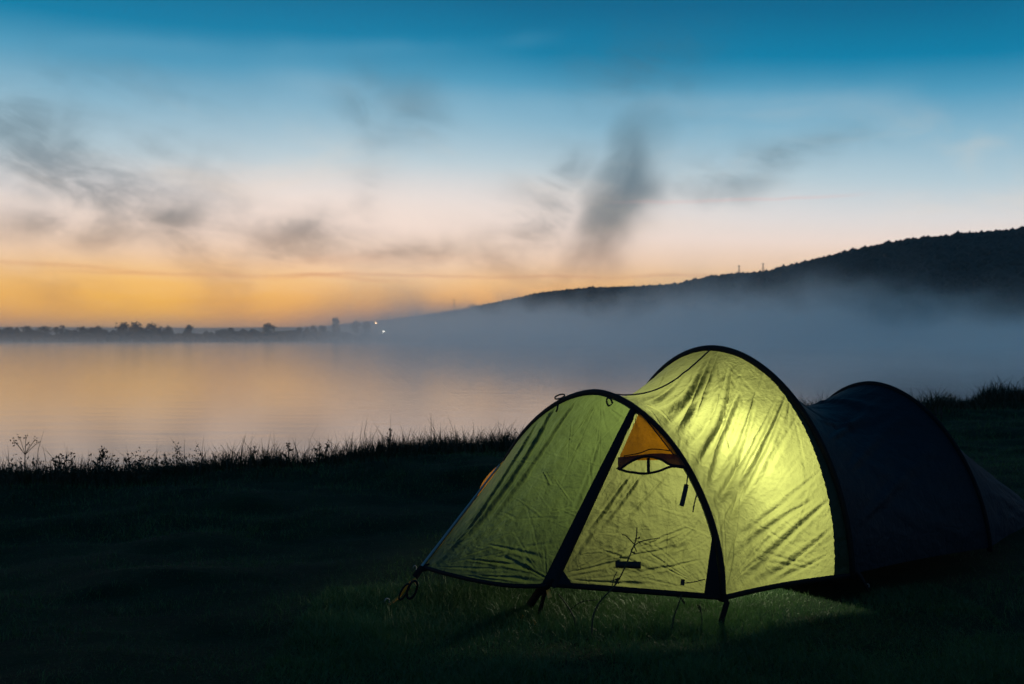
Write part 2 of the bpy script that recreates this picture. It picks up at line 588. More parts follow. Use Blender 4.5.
PX, QQ = np.meshgrid(np.linspace(-700, 1500, 260), np.concatenate([np.linspace(0, 1, 40), [1.1, 1.3, 1.8]]), indexing='ij')
hx, hy, hz = hill_point(PX, QQ)
o = grid('hills', np.stack([hx, hy, hz], -1), M_HILL)
tag(o, kind='structure')

# leaf-clump crowns covering the hill
def ico(sub):
    import bmesh
    bm = bmesh.new()
    bmesh.ops.create_icosphere(bm, subdivisions=sub, radius=1)
    v = np.array([q.co[:] for q in bm.verts])
    f = np.array([[q.index for q in fc.verts] for fc in bm.faces])
    bm.free()
    return v, f
iv, if_ = ico(2)
iv1, if1 = ico(1)
def blobs(cx, cyy, cz, r, squash=0.9, rough=0.30, iv=iv1, if_=if1):
    n = len(cx)
    k = len(iv)
    V = np.empty((n, k, 3))
    rad = r[:, None] * (1 + rough * rng.normal(size=(n, k)))
    V[..., 0] = cx[:, None] + iv[:, 0] * rad
    V[..., 1] = cyy[:, None] + iv[:, 1] * rad
    V[..., 2] = cz[:, None] + iv[:, 2] * rad * squash
    Fc = (if_[None] + (np.arange(n) * k)[:, None, None]).reshape(-1, 3)
    return V.reshape(-1, 3), Fc
N = 19000
px = rng.uniform(330, 1180, N)
qq = 1 - (1 - .06) * rng.random(N) ** 1.7
x, y, z = hill_point(px, qq)
r = (.9 + rng.gamma(3, .36, N)) * np.where(px < 520, .55, np.where(px < 680, .7, 1.0))
z = z + r * .08
r = r * np.where(qq > .93, .75, 1.0)
V, Fc = blobs(x, y, z, r, 1.0, .2)
o = link('forest', big_mesh('forest', V, None, Fc), M_CROWN)
tag(o, 'dark forest covering the hill across the lake', 'forest', kind='stuff')

# low scrub along the far shore
N = 900
px = rng.uniform(-260, 420, N)
x, y, z = hill_point(px, rng.uniform(.0, .08, N))
r = .8 + rng.gamma(3, .62, N) * (1 - sstep(px, 300, 420) * .5)
V, Fc = blobs(x, y, z + r * .5, r, .8)
o = link('shore_undergrowth', big_mesh('shore_undergrowth', V, None, Fc), M_CROWN)
tag(o, 'low dark undergrowth along the far shore of the lake', 'undergrowth', kind='stuff')
# hedgerows on the flat land behind it
N = 800
px = rng.uniform(-260, 420, N)
x, y, z = hill_point(px, .12 + .8 * rng.integers(0, 5, N) / 5 + rng.normal(0, .01, N))
r = rng.uniform(1.5, 3.4, N)
V, Fc = blobs(x, y, z + r * .5, r, .8)
o = link('distant_woods', big_mesh('distant_woods', V, None, Fc), M_CROWN)
tag(o, 'faint strips of woods on the flat land behind the far shore', 'woods', kind='stuff')


def far_tree(px, top, width, label, group, d=None, narrow=False):
    """deciduous tree seen across the lake: px centre column, top row, crown width in rows/columns at its distance"""
    q = .07
    x, y, z = (float(k) for k in hill_point(np.array(float(px)), np.array(q if d is None else d)))
    dist = y
    h = (HOR - top) / F * dist + H_EYE - z
    cw = width / F * dist / 2
    root = empty('tree', (x, y, z), random.uniform(0, 6))
    tag(root, label, 'tree', group)
    tube('trunk', [(0, 0, -.3), (.05, 0, h * .3), (0, .1, h * .75)], [h * .03, h * .024, h * .008], M_TRUNK, root, 6)
    n = 420
    lobes = []
    for k in range(9):
        a = random.uniform(0, 6.28)
        rr = cw * random.uniform(.2, .62)
        zz = h * random.uniform(.38, .84)
        sc_ = 1 - max(0, (zz / h - .6)) * 1.0
        lobes.append((rr * math.cos(a) * sc_, rr * math.sin(a) * sc_, zz, cw * random.uniform(.34, .55)))
    lobes.append((0, 0, h * .84, min(cw * .5, h * .2)))
    P = []
    for k in range(n):
        lx, ly, lz, lr = random.choice(lobes)
        dv = rng.normal(size=3)
        dv /= np.linalg.norm(dv)
        rr = lr * rng.random() ** .4
        P.append((lx + dv[0] * rr, ly + dv[1] * rr, min(h, max(h * .16, lz + dv[2] * rr * (1.25 if narrow else .85)))))
    P = np.array(P)
    s = h * .055
    V = (P[:, None, :] + rng.normal(size=(n, 3, 3)) * s)
    me = big_mesh('crown', V.reshape(-1, 3), None, np.arange(n * 3).reshape(n, 3))
    link('crown', me, M_CROWN, root)
    return root
G_T = 'trees on the far shore'
L_T = 'small dark tree in the row along the far lake shore'
for px_, top, wd in [(-8, 328, 18), (10, 327, 15), (27, 326, 16), (44, 326.5, 17), (62, 325, 18), (82, 327, 15), (100, 326, 15),
                     (206, 331, 10), (218, 331, 12), (242, 332, 11), (300, 327, 12), (314, 325, 10), (322, 325, 10), (356, 321, 12), (366, 321, 10)]:
    far_tree(px_, top, wd, L_T, G_T)
for px_, top, wd, lb in [(124, 323, 18, 'tall tree at the left end of the big clump on the far shore'),
                         (137, 321.5, 20, 'tallest broad tree in the middle of the big far-shore clump'),
                         (153, 323, 20, 'broad tree at the right end of the big far-shore clump'),
                         (168, 326, 13, 'smaller tree leaning out just right of the big far-shore clump'),
                         (189, 325.5, 13, 'round tree standing apart between two gaps on the far shore'),
                         (230, 328, 14, 'pale misted tree between the round tree and the lone domed tree'),
                         (269, 323, 17, 'lone domed tree standing in mist on the far shore'),
                         (336, 317, 7, 'narrow upright tree like a tower where the hill begins')]:
    far_tree(px_, top, wd, lb, G_T, narrow=(wd < 9))
far_tree(472, 304, 10, 'small lone tree standing up on the lower ridge line', 'trees on the ridge', d=.985)


def mast(px, top, q, label):
    x, y, z = (float(k) for k in hill_point(np.array(float(px)), np.array(q)))
    h = (HOR - top) / F * y + H_EYE - z
    root = empty('mast', (x, y, z))
    tag(root, label, 'mast', 'masts on the ridge')
    b = .9
    parts = []
    for sx, sy in ((1, 1), (1, -1), (-1, 1), (-1, -1)):
        parts.append(tube_data([(sx * b, sy * b, -.5), (sx * .18, sy * .18, h)], [.16, .12], 4))
    for k in range(8):
        q0, q1 = k / 8, (k + 1) / 8
        f0, f1 = b + (.18 - b) * q0, b + (.18 - b) * q1
        parts.append(tube_data([(f0, -f0, h * q0), (-f1, -f1, h * q1)], .07, 4))
        parts.append(tube_data([(-f0, f0, h * q0), (f1, f1, h * q1)], .07, 4))
    mesh('lattice', *join(*parts), M_MAST, root)
    mesh('crossarm', *tube_data([(-1.6, 0, h * .9), (1.6, 0, h * .9)], .12, 4), M_MAST, root)
    return root
mast(389, 312, .99, 'thin mast on the far rise just above the two lamps')
mast(417, 309, .99, 'short thin mast on the low ridge left of the lone tree')
mast(454, 299, .99, 'taller thin mast just left of the lone ridge tree')
mast(739, 265, .99, 'left of the two thin masts on the high wooded ridge')
mast(763, 263, .99, 'right of the two thin masts on the high wooded ridge')


def street_lamp(px, row, q, col, e, label):
    x, y, z = (float(k) for k in hill_point(np.array(float(px)), np.array(q)))
    h = (HOR - row) / F * y + H_EYE - z
    root = empty('street_lamp', (x, y, z))
    tag(root, label, 'street lamp', 'lit lamps across the lake')
    tube('pole', [(0, 0, -.3), (0, 0, h - .3), (0, -.6, h + .35), (0, -1.0, h + .4)], [.14, .09, .07, .06], M_MAST, root, 6)
    mm, tt, oo = mat('lit_lamp')
    em = tt.new('ShaderNodeEmission')
    em.inputs[0].default_value = (*col, 1)
    em.inputs[1].default_value = e
    tt.l.new(em.outputs[0], oo.inputs[0])
    v, f = iv * np.array([.8, .8, .6]) + np.array([0, -1.2, h]), if_
    mesh('lamp_head', v, f, mm, root, True)
street_lamp(376, 323, .30, (1.0, .62, .30), 11, 'orange lit lamp, the upper one of two across the lake')
street_lamp(383.5, 331.5, .10, (1.0, .95, .80), 20, 'white lit lamp, the lower one of two across the lake')

# ------------------------------------------------------------------ air: lake mist and even haze
def box(name, lo, hi, material):
    v = [(x, y, z) for x in (lo[0], hi[0]) for y in (lo[1], hi[1]) for z in (lo[2], hi[2])]
    f = [(0, 1, 3, 2), (4, 6, 7, 5), (0, 4, 5, 1), (2, 3, 7, 6), (0, 2, 6, 4), (1, 5, 7, 3)]
    return mesh(name, v, f, material)
m, t, out = mat('mist_volume')
co = t.new('ShaderNodeTexCoord').outputs['Object']
s_ = t.new('ShaderNodeSeparateXYZ')
t.l.new(co, s_.inputs[0])
vx, vy, vz = s_.outputs
air = t.m('MULTIPLY', t.m('EXPONENT', t.m('MULTIPLY', t.m('MAXIMUM', t.m('ADD', vz, 1.0), 0.0), -1 / 13.0)), t.m('MULTIPLY', t.m('MULTIPLY', t.mr(vy, 590, 740), t.mr(vx, -150, 60, 1.0, 0.0)), .0026))
side = t.mr(t.m('ADD', vx, t.m('MULTIPLY', vy, 0.16)), -30, 70, 0.035, 1.0)
lowf = t.noise(t.xyz(t.m('MULTIPLY', vx, .011), t.m('MULTIPLY', vy, .006), t.m('MULTIPLY', vz, .012)), 1.0, 3, .55, .4)
fine = t.noise(t.xyz(t.m('MULTIPLY', vx, .028), t.m('MULTIPLY', vy, .012), t.m('MULTIPLY', vz, .03)), 1.0, 4, .6, .6)
hs = t.m('ADD', t.mr(lowf, .34, .66, 4.5, 15.0), t.mr(fine, .3, .7, -6.0, 9.0))
hs = t.m('MULTIPLY', hs, t.mr(vy, 20, 330, .10, 1.0))
hgt = t.m('MAXIMUM', t.m('ADD', vz, 1.0), 0.0)
prof = t.m('EXPONENT', t.m('MULTIPLY', t.m('POWER', t.m('DIVIDE', hgt, t.m('MAXIMUM', hs, 1.2)), 2.6), -1.0))
dens = t.m('MULTIPLY', t.m('MULTIPLY', prof, side), t.m('MULTIPLY', t.mr(fine, .32, .68, .35, 1.3), .016))
veil = t.m('MULTIPLY', t.m('EXPONENT', t.m('MULTIPLY', hgt, -1 / 2.2)), .0024)
fade = t.mr(vy, 20, 60)
pv = t.new('ShaderNodeVolumePrincipled')
pv.inputs['Color'].default_value = (.98, .995, 1.0, 1)
pv.inputs['Anisotropy'].default_value = 0.78
t.put(pv.inputs['Density'], t.m('MULTIPLY', t.m('ADD', t.m('ADD', dens, air), veil), fade))
t.l.new(pv.outputs[0], out.inputs['Volume'])
try:
    m.cycles.volume_step_rate = 0.25
except Exception:
    pass
m.volume_intersection_method = 'FAST' if hasattr(m, 'volume_intersection_method') else None
o = box('mist', (-950, 20, -5.0), (950, 1650, 120), m)
tag(o, 'white mist lying over the lake and against the hill', 'mist', kind='stuff')

m, t, out = mat('haze_volume')
pv = t.new('ShaderNodeVolumePrincipled')
pv.inputs['Color'].default_value = (.88, .94, 1.0, 1)
pv.inputs['Density'].default_value = 0.00009
pv.inputs['Anisotropy'].default_value = 0.2
t.l.new(pv.outputs[0], out.inputs['Volume'])
o = box('haze', (-1000, -60, -6.0), (1000, 1750, 150), m)
tag(o, 'thin even haze in the air over meadow and lake', 'haze', kind='stuff')

# ------------------------------------------------------------------ the tent
YAW = math.radians(33)
U2 = np.array([math.cos(YAW), math.sin(YAW)])
V2 = np.array([-math.sin(YAW), math.cos(YAW)])
ORG = np.array([.962, 4.58]) + 1.04 * V2
tent = empty('tent', (ORG[0], ORG[1], 0), YAW)
tag(tent, 'green three-arch tunnel tent glowing from inside on the grass', 'tent')
def to_local(x, y):
    d = np.array([x, y]) - ORG
    return float(d @ U2), float(d @ V2)
def project(P):
    P = np.asarray(P)
    X = ORG[0] + P[..., 0] * U2[0] + P[..., 1] * V2[0]
    Y = ORG[1] + P[..., 0] * U2[1] + P[..., 1] * V2[1]
    return 512 + F * X / Y, HOR + F * (H_EYE - P[..., 2]) / Y
def floor_pt(px, py, z=0.0):
    d = (H_EYE - z) * F / (py - HOR)
    return np.array([*to_local((px - 512) / F * d, d), z])
ub, vb = to_local(1.707, 5.021)
uc, vc = to_local(2.706, 5.66)
ARCH = {'A': (0.0, -1.04, 2.08, .898, .10, 1.13), 'B': (ub, vb, 1.90, 1.135, -.03, 1.03), 'C': (uc, vc, 1.42, .915, -.12, 1.05)}
HEM = .012
def arch(k, s):
    u0, vn, Wd, Ht, lean, pw = ARCH[k]
    s = np.asarray(s, float)
    c = np.cos(np.pi * s)
    z = HEM + (Ht - HEM) * np.clip(np.sin(np.pi * s), 0, 1) ** pw
    v = vn + Wd / 2 - Wd / 2 * np.sign(c) * np.abs(c) ** pw
    return np.stack([u0 + lean * z, v, z], -1)


def normals(P):
    da = np.gradient(P, axis=0)
    db = np.gradient(P, axis=1)
    n = np.cross(da, db)
    return n / (np.linalg.norm(n, axis=-1, keepdims=True) + 1e-9)


def folds(P, segs, pin=None):
    """displace sheet P along its outward normal by ridges: segs of ((px,py),(px,py), amplitude, width) found on the sheet itself"""
    n = normals(P)
    mid = P[P.shape[0] // 2, P.shape[1] // 2]
    qx, qy = project(P)
    D = np.zeros(P.shape[:2])
    for (a, b, amp, wd) in segs:
        ia = np.unravel_index(np.argmin((qx - a[0]) ** 2 + (qy - a[1]) ** 2), qx.shape)
        ib = np.unravel_index(np.argmin((qx - b[0]) ** 2 + (qy - b[1]) ** 2), qx.shape)
        A, B = P[ia], P[ib]
        d = B - A
        L = np.linalg.norm(d) + 1e-6
        q = ((P - A) @ d) / L ** 2
        bow = .02 * np.sin(np.pi * np.clip(q, 0, 1)) * L
        side_ = np.cross(d / L, n[ia])
        off = (P - A - np.clip(q, 0, 1)[..., None] * d) @ side_ + bow * math.sin(a[0] * 1.7)
        along = np.clip(q, 0, 1)
        env = sstep(q, -.08, .12) * (1 - sstep(q, .75, 1.12))
        ww = wd * (.55 + .9 * along)
        D += 1.45 * amp * env * (np.exp(-(off / ww) ** 2) - .45 * np.exp(-((off - 1.6 * ww) / ww) ** 2) - .45 * np.exp(-((off + 1.6 * ww) / ww) ** 2))
    if pin is not None:
        D = D * pin
    return P + n * D[..., None]


def outward(P, centre):
    n = normals(P)
    c = P.mean((0, 1)) - np.asarray(centre)
    return 1.0 if (n.mean((0, 1)) @ c) > 0 else -1.0


def section(k0, k1, sag_low, sag_top, na=130, nb=260):
    t_ = np.linspace(0, 1, na)[:, None]
    s = np.linspace(0, 1, nb)[None, :]
    a, b = arch(k0, s[0]), arch(k1, s[0])
    P = a[None] * (1 - t_[..., None]) + b[None] * t_[..., None]
    vm = (P[:, :1, 1] + P[:, -1:, 1]) / 2
    rv, rz = P[..., 1] - vm, P[..., 2]
    rl = np.hypot(rv, rz) + 1e-6
    sg = (sag_low + (sag_top - sag_low) * np.sin(np.pi * s) ** 2) * np.sin(np.pi * t_)
    P[..., 1] -= sg * rv / rl
    P[..., 2] -= sg * rz / rl * np.clip(P[..., 2] / .1, 0, 1)
    return P, t_, s


def fan(px, py, a0, a1, n, l0, l1, amp, wd, seed):
    """tension creases running out from an anchor point of the sheet"""
    g = np.random.default_rng(seed)
    res = []
    for a in np.linspace(a0, a1, n):
        a = math.radians(a + g.normal() * 3)
        st_, L = g.uniform(3, 14), g.uniform(l0, l1)
        res.append(((px + math.cos(a) * st_, py - math.sin(a) * st_), (px + math.cos(a) * L, py - math.sin(a) * L), amp * g.uniform(.5, 1.3), wd * g.uniform(.7, 1.3)))
    return res
def scatter_creases(n, box_, ang, spread, l0, l1, amp, wd, seed):
    g = np.random.default_rng(seed)
    res = []
    for _ in range(n):
        x0, y0 = g.uniform(box_[0], box_[2]), g.uniform(box_[1], box_[3])
        a, L = math.radians(ang + g.normal() * spread), g.uniform(l0, l1)
        res.append(((x0, y0), (x0 + math.cos(a) * L, y0 - math.sin(a) * L), amp * g.uniform(.4, 1.3) * g.choice([-1, 1]), wd * g.uniform(.6, 1.4)))
    return res


# --- front section of the flysheet between the first two poles
P, t_, s_ = section('A', 'B', .035, .115, 210, 420)
pin = (np.sin(np.pi * np.clip(t_, 0, 1)) ** .5) * sstep(s_, 0, .03)
if outward(P, (.5, 0, 0)) < 0:
    P = P[:, ::-1]
    flip = True
    s_ = s_[:, ::-1]
    pin = (np.sin(np.pi * t_) ** .5) * sstep(s_, 0, .03)
segs = [((712, 353), (672, 432), .022, .016), ((729, 368), (689, 461), .026, .018), ((738, 395), (702, 482), .024, .017),
        ((755, 395), (711, 498), .020, .016), ((788, 393), (724, 512), .030, .016), ((776, 402), (716, 520), .018, .013),
        ((719, 352), (694, 412), .016, .012), ((703, 360), (660, 412), .012, .016), ((690, 366), (648, 402), .012, .014),
        ((745, 365), (722, 430), .010, .016), ((765, 372), (748, 420), .007, .014), ((800, 412), (765, 470), .006, .014),
        ((830, 500), (738, 588), .014, .016), ((829, 530), (762, 582), .011, .013), ((812, 500), (732, 560), .010, .014),
        ((740, 485), (726, 560), .012, .014), ((822, 470), (760, 520), .007, .012), ((735, 545), (724, 590), .010, .010),
        ((828, 556), (770, 586), .008, .010), ((790, 500), (745, 535), .006, .010), ((730, 500), (716, 535), .010, .010)]
segs += (fan(722, 592, 40, 95, 9, 40, 130, .0042, .0055, 1) + fan(848, 572, 120, 172, 8, 40, 120, .0036, .0055, 2) + fan(845, 540, 140, 200, 5, 20, 70, .003, .005, 3)
         + fan(640, 398, -70, 10, 6, 25, 70, .004, .006, 4) + fan(716, 352, -140, -50, 9, 40, 130, .0036, .006, 5) + fan(790, 392, -150, -80, 6, 30, 100, .0034, .006, 6)
         + scatter_creases(46, (725, 400, 835, 585), 38, 22, 14, 55, .0026, .0050, 7) + scatter_creases(26, (655, 380, 760, 500), 60, 14, 20, 70, .0032, .0060, 8))
pin = pin * (1 - .85 * np.exp(-((s_ - .5) / .04) ** 2))
P = folds(P, segs, pin)
tt, ss = np.broadcast_arrays(t_, s_)
micro = fbm(tt * 9 + ss * 20, ss * 34 - tt * 5, 4) * .012 + fbm(tt * 30 + ss * 8, ss * 60, 3) * .0035
# long tension lines running from the low front to the high rear
phase = ss * 26 - tt * 5.2 + 1.1 * fbm(tt * 3, ss * 9, 2)
tens = np.sin(phase * 2 * np.pi / 2.6) * .008 * np.clip(np.sin(np.pi * np.clip((ss - .1) / .5, 0, 1)), 0, 1)
P = P + normals(P) * ((micro + tens) * pin)[..., None]
P_FLY = P
grid('fly_panel', P, M_FLY, tent)
tt_ = t_

# --- rear section and tail
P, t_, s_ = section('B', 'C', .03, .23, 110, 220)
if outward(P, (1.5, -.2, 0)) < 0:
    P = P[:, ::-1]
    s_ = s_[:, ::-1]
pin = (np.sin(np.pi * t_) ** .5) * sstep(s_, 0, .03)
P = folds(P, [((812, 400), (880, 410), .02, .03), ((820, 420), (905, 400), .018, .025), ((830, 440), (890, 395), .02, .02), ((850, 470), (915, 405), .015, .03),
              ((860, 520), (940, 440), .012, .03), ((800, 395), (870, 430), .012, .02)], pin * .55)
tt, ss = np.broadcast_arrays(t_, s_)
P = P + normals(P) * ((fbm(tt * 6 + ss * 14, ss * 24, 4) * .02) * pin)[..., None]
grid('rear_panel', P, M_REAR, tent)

na, nb = 90, 160
s = np.linspace(0, 1, nb)
t_ = np.linspace(0, 1, na)[:, None, None]
a = arch('C', s)
tail_u = uc + 1.25
vm = vc + ARCH['C'][2] / 2 - .05
b = np.stack([np.full(nb, tail_u) - .25 * np.abs(np.cos(np.pi * s)), vm - .34 * np.cos(np.pi * s), HEM + .16 * np.sin(np.pi * s)], -1)
P = a[None] * (1 - t_) + b[None] * t_
sg = .16 * np.sin(np.pi * t_[..., 0]) * np.sin(np.pi * s)[None] ** 2
P[..., 2] -= sg * np.clip(P[..., 2], 0, 1)
if outward(P, (uc + .5, vm, 0)) < 0:
    P = P[:, ::-1]
P = P + normals(P) * (fbm(np.broadcast_to(t_[..., 0], P.shape[:2]) * 5, np.broadcast_to(s, P.shape[:2]) * 22, 4) * .03 * np.sin(np.pi * t_[..., 0]))[..., None]
grid('tail_panel', P, M_TAIL, tent)

# --- front vestibule: two panels meeting at the zip, and the far flank
LC = floor_pt(424, 567, .05)
MC = floor_pt(550, 584, .065)
sgrid = np.linspace(0.02, .98, 800)
ap = arch('A', sgrid)
apx, apy = project(ap)
S_ZIP = sgrid[np.argmin((apx - 638) ** 2 + (apy - 404) ** 2)]
S_END = .82
# door panel: arch side (b=0) to zip side (b=1), a rises from the hem to the zip top
na, nb = 240, 170
av = np.linspace(0, 1, na)[:, None]
bv = np.linspace(0, 1, nb)[None, :]
top = arch('A', S_ZIP)
def zip_line(a):
    a = np.asarray(a)[..., None]
    base = MC * (1 - a) + top * a
    bul = np.sin(np.pi * a[..., 0]) * .018
    base = base + bul[..., None] * np.array([-.5, -.7, .35])
    return base
left = arch('A', av[:, 0] * S_ZIP)
right = zip_line(av[:, 0])
P = left[:, None] * (1 - bv[..., None]) + right[:, None] * bv[..., None]
P = P[:, ::-1] if outward(P, (.3, 0, 0)) < 0 else P
DOOR0 = P.copy()
pin = np.sin(np.pi * np.clip(bv, 0, 1)) ** .5 * sstep(av, 0, .04)
segs = [((628, 478), (580, 545), .013, .010), ((640, 478), (592, 535), .011, .010), ((620, 500), (572, 560), .010, .009), ((665, 478), (625, 520), .007, .009),
        ((640, 548), (690, 528), .006, .006), ((600, 550), (660, 575), .004, .008), ((572, 572), (640, 555), .008, .008), ((575, 580), (650, 585), .007, .007),
        ((700, 560), (640, 572), .006, .007), ((688, 530), (660, 545), .005, .006), ((704, 515), (676, 560), .006, .012), ((610, 560), (690, 545), .005, .007)]
segs += (fan(556, 580, 5, 62, 9, 35, 120, .0030, .0050, 11) + fan(714, 594, 105, 175, 8, 25, 90, .0030, .0046, 12) + fan(642, 474, -150, -30, 6, 12, 45, .0013, .0050, 13)
         + scatter_creases(40, (580, 490, 705, 588), 20, 28, 10, 40, .0024, .0042, 14))
P = folds(P, segs, pin)
aa, bb = np.broadcast_arrays(av, bv)
P = P + normals(P) * ((fbm(aa * 8 + bb * 6, bb * 10 - aa * 6, 4) * .016 + fbm(aa * 34, bb * 16, 3) * .007) * pin)[..., None]
DOOR = P
dn = normals(P)
grid('door_panel', P, M_FLY, tent)

# front-left panel: Coons patch zip / hem / ridge edge / arch
na, nb = 250, 220
av = np.linspace(0, 1, na)
bv = np.linspace(0, 1, nb)
c0 = zip_line(av)
endp = arch('A', S_END)
c1 = LC[None] * (1 - av[:, None]) + endp[None] * av[:, None]
c1 = c1 + (np.sin(np.pi * av) * .010)[:, None] * np.array([-.5, .5, -.6])
d0 = MC[None] * (1 - bv[:, None]) + LC[None] * bv[:, None]
bulge = np.sin(np.pi * bv) ** .8
d0 = d0 + bulge[:, None] * np.array([-.02, -.13, -.012])
d1 = arch('A', S_ZIP + (S_END - S_ZIP) * bv)
A_, B_ = av[:, None, None], bv[None, :, None]
P = (c0[:, None] * (1 - B_) + c1[:, None] * B_ + d0[None] * (1 - A_) + d1[None] * A_
     - (c0[0] * (1 - A_) * (1 - B_) + c1[0] * (1 - A_) * B_ + c0[-1] * A_ * (1 - B_) + c1[-1] * A_ * B_))
if outward(P, (0, 0, 0)) < 0:
    P = P[:, ::-1]
    bvv = bv[::-1]
else:
    bvv = bv
aa, bb = np.broadcast_arrays(av[:, None], bvv[None, :])
pin = np.sin(np.pi * bb) ** .5 * sstep(aa, 0, .04) * (1 - sstep(aa, .94, 1))
segs = [((555, 404), (455, 545), .012, .016), ((575, 402), (490, 520), .008, .016), ((535, 425), (440, 560), .010, .012),
        ((470, 560), (535, 572), .008, .008), ((480, 575), (540, 583), .009, .008), ((490, 545), (545, 560), .006, .010), ((545, 578), (500, 555), .007, .007),
        ((600, 440), (570, 520), .005, .010), ((610, 410), (632, 425), .006, .008), ((625, 425), (600, 470), .005, .008), ((590, 460), (605, 500), .004, .007),
        ((455, 575), (520, 588), .008, .007)]
segs += (fan(428, 566, -8, 55, 10, 50, 150, .0030, .0055, 21) + fan(546, 580, 98, 170, 7, 30, 90, .0022, .0050, 22) + fan(636, 404, -135, -100, 6, 40, 120, .0026, .005, 23)
         + fan(600, 396, -130, -80, 6, 30, 110, .0026, .005, 24) + scatter_creases(46, (455, 440, 600, 585), 8, 40, 10, 42, .0026, .0045, 25))
P = folds(P, segs, pin)
P = P + normals(P) * ((fbm(aa * 7 + bb * 3, bb * 9, 4) * .016 + fbm(aa * 26, bb * 22, 3) * .009) * pin)[..., None]
VEST = P
vn_ = normals(P)
grid('vestibule_panel', P, M_VEST, tent)

# far flank of the vestibule, orange
na, nb = 50, 60
av = np.linspace(0, 1, na)[:, None, None]
sv = np.linspace(S_END, 1, nb)
arcf = arch('A', sv)
q = np.linspace(0, 1, nb)[:, None]
base = LC[None] * (1 - q) + arch('A', 1.0)[None] * q
base = base + np.sin(np.pi * q) * np.array([.06, -.05, 0])
# edge q=0 is the shared ridge edge
edge0 = LC[None] * (1 - av[:, 0]) + endp[None] * av[:, 0]
P = base[None] * (1 - av) + arcf[None] * av
bl = np.exp(-((av - .93) / .09) ** 2) * np.clip((1 - av) / .05, 0, 1) * .75 * np.sin(np.pi * np.clip(q[None] * .9 + .05, 0, 1))
P = P + bl * np.array([-.075, .075, .03])
grid('far_flank_panel', P, M_ORANGE, tent)

# --- poles in their sleeves
def sleeve(k, r, s0=0.0, s1=1.0):
    p_ = arch(k, np.linspace(s0, s1, 90))
    p_[0, 2] -= .02
    p_[-1, 2] -= .02
    u0, vn0, Wd, Ht, ln, pw = ARCH[k]
    v, f = tube_data(p_, r, 10, .55, (1, 0, 0))
    return mesh('pole_sleeve', v, f, M_SLEEVE, tent, True)
sleeve('A', .021)
sleeve('B', .024)
sleeve('C', .018)

def ribbon(name, pts, width, nrm, material, parent, thick=.004):
    """flat band lying on a surface: pts (n,3), nrm outward direction(s)"""
    pts = np.asarray(pts, float)
    n = len(pts)
    nrm = np.broadcast_to(np.asarray(nrm, float), pts.shape)
    T = np.gradient(pts, axis=0)
    T /= np.linalg.norm(T, axis=1)[:, None] + 1e-9
    S = np.cross(T, nrm)
    S /= np.linalg.norm(S, axis=1)[:, None] + 1e-9
    wd = np.broadcast_to(np.asarray(width, float), (n,))[:, None] / 2
    v = np.concatenate([pts - S * wd, pts + S * wd, pts + S * wd + nrm * thick, pts - S * wd + nrm * thick])
    f = []
    for i in range(n - 1):
        for a, b in ((0, 1), (1, 2), (2, 3), (3, 0)):
            f.append((a * n + i, b * n + i, b * n + i + 1, a * n + i + 1))
    f += [(0, n, 2 * n, 3 * n), (n - 1, 4 * n - 1, 3 * n - 1, 2 * n - 1)]
    return mesh(name, v, f, material, parent, True)

fn = np.array([-.62, -.70, .36])
fn /= np.linalg.norm(fn)
zl = zip_line(np.linspace(-.01, 1.0, 40))
ribbon('zip_flap', zl + fn * .004, np.linspace(.066, .040, 40), fn, M_SLEEVE, tent, .006)

def on(sheet, nrm, px, py, lift=.006):
    qx, qy = project(sheet)
    i = np.unravel_index(np.argmin((qx - px) ** 2 + (qy - py) ** 2), qx.shape)
    p_ = sheet[i].copy()
    # refine inside the sheet's tangent plane so neighbouring marks keep their spacing
    n_ = nrm[i]
    n_ = n_ if n_ @ fn > 0 else -n_
    return p_ + n_ * lift
def on_ray(px, py, lift=.006):
    """the point of the door's smooth sheet seen at a place of the photograph, bilinear between its vertices"""
    qx, qy = project(DOOR)
    d2 = (qx - px) ** 2 + (qy - py) ** 2
    k = np.argpartition(d2.ravel(), 6)[:6]
    wt = 1 / (d2.ravel()[k] + .05)
    p_ = (DOOR.reshape(-1, 3)[k] * wt[:, None]).sum(0) / wt.sum()
    return p_ + fn * lift
def patch(name, poly, material, lift, n=10):
    """flat piece of cloth sewn onto the door: quad by four photograph corners, following the door sheet"""
    (a, b, c, d) = [np.array(q, float) for q in poly]
    G = np.empty((n, n, 3))
    for i in range(n):
        for j in range(n):
            u_, v_ = i / (n - 1), j / (n - 1)
            q = (a * (1 - u_) + b * u_) * (1 - v_) + (d * (1 - u_) + c * u_) * v_
            G[i, j] = on_ray(q[0], q[1], lift)
    return grid(name, G, material, tent)

vent = patch('vent_window', [(640.5, 410), (672, 440), (684, 460), (618, 461)], M_ORANGE, .006, 16)
def strip(name, ca, cb, material, lift, n=30, m_=6):
    """cloth between two curves of the photograph, following the door sheet"""
    a, b = spline(ca, n), spline(cb, n)
    k = min(len(a), len(b))
    ia, ib = np.linspace(0, len(a) - 1, k).astype(int), np.linspace(0, len(b) - 1, k).astype(int)
    G = np.array([[on_ray(*(a[ia[i]] * (1 - j / (m_ - 1)) + b[ib[i]] * (j / (m_ - 1))), lift) for j in range(m_)] for i in range(k)])
    return grid(name, G, material, tent)
strip('vent_hood', [(618, 458), (640, 455.5), (660, 454), (684, 456)], [(618, 471), (626, 466), (635, 460.8), (647.5, 457.8), (661, 460.8), (671, 466), (685, 468)], M_BROWN, .011)
def rim(name, ctrl, width, material=M_SLEEVE, lift=.016, n=24):
    c = spline(ctrl, n)
    return ribbon(name, np.array([on_ray(q[0], q[1], lift) for q in c]), width, fn, material, tent, .005)
rim('vent_brow', [(619, 471), (626, 466), (635, 460.5), (647.5, 457.5), (661, 460.5), (671, 466), (684, 467.5)], .011)
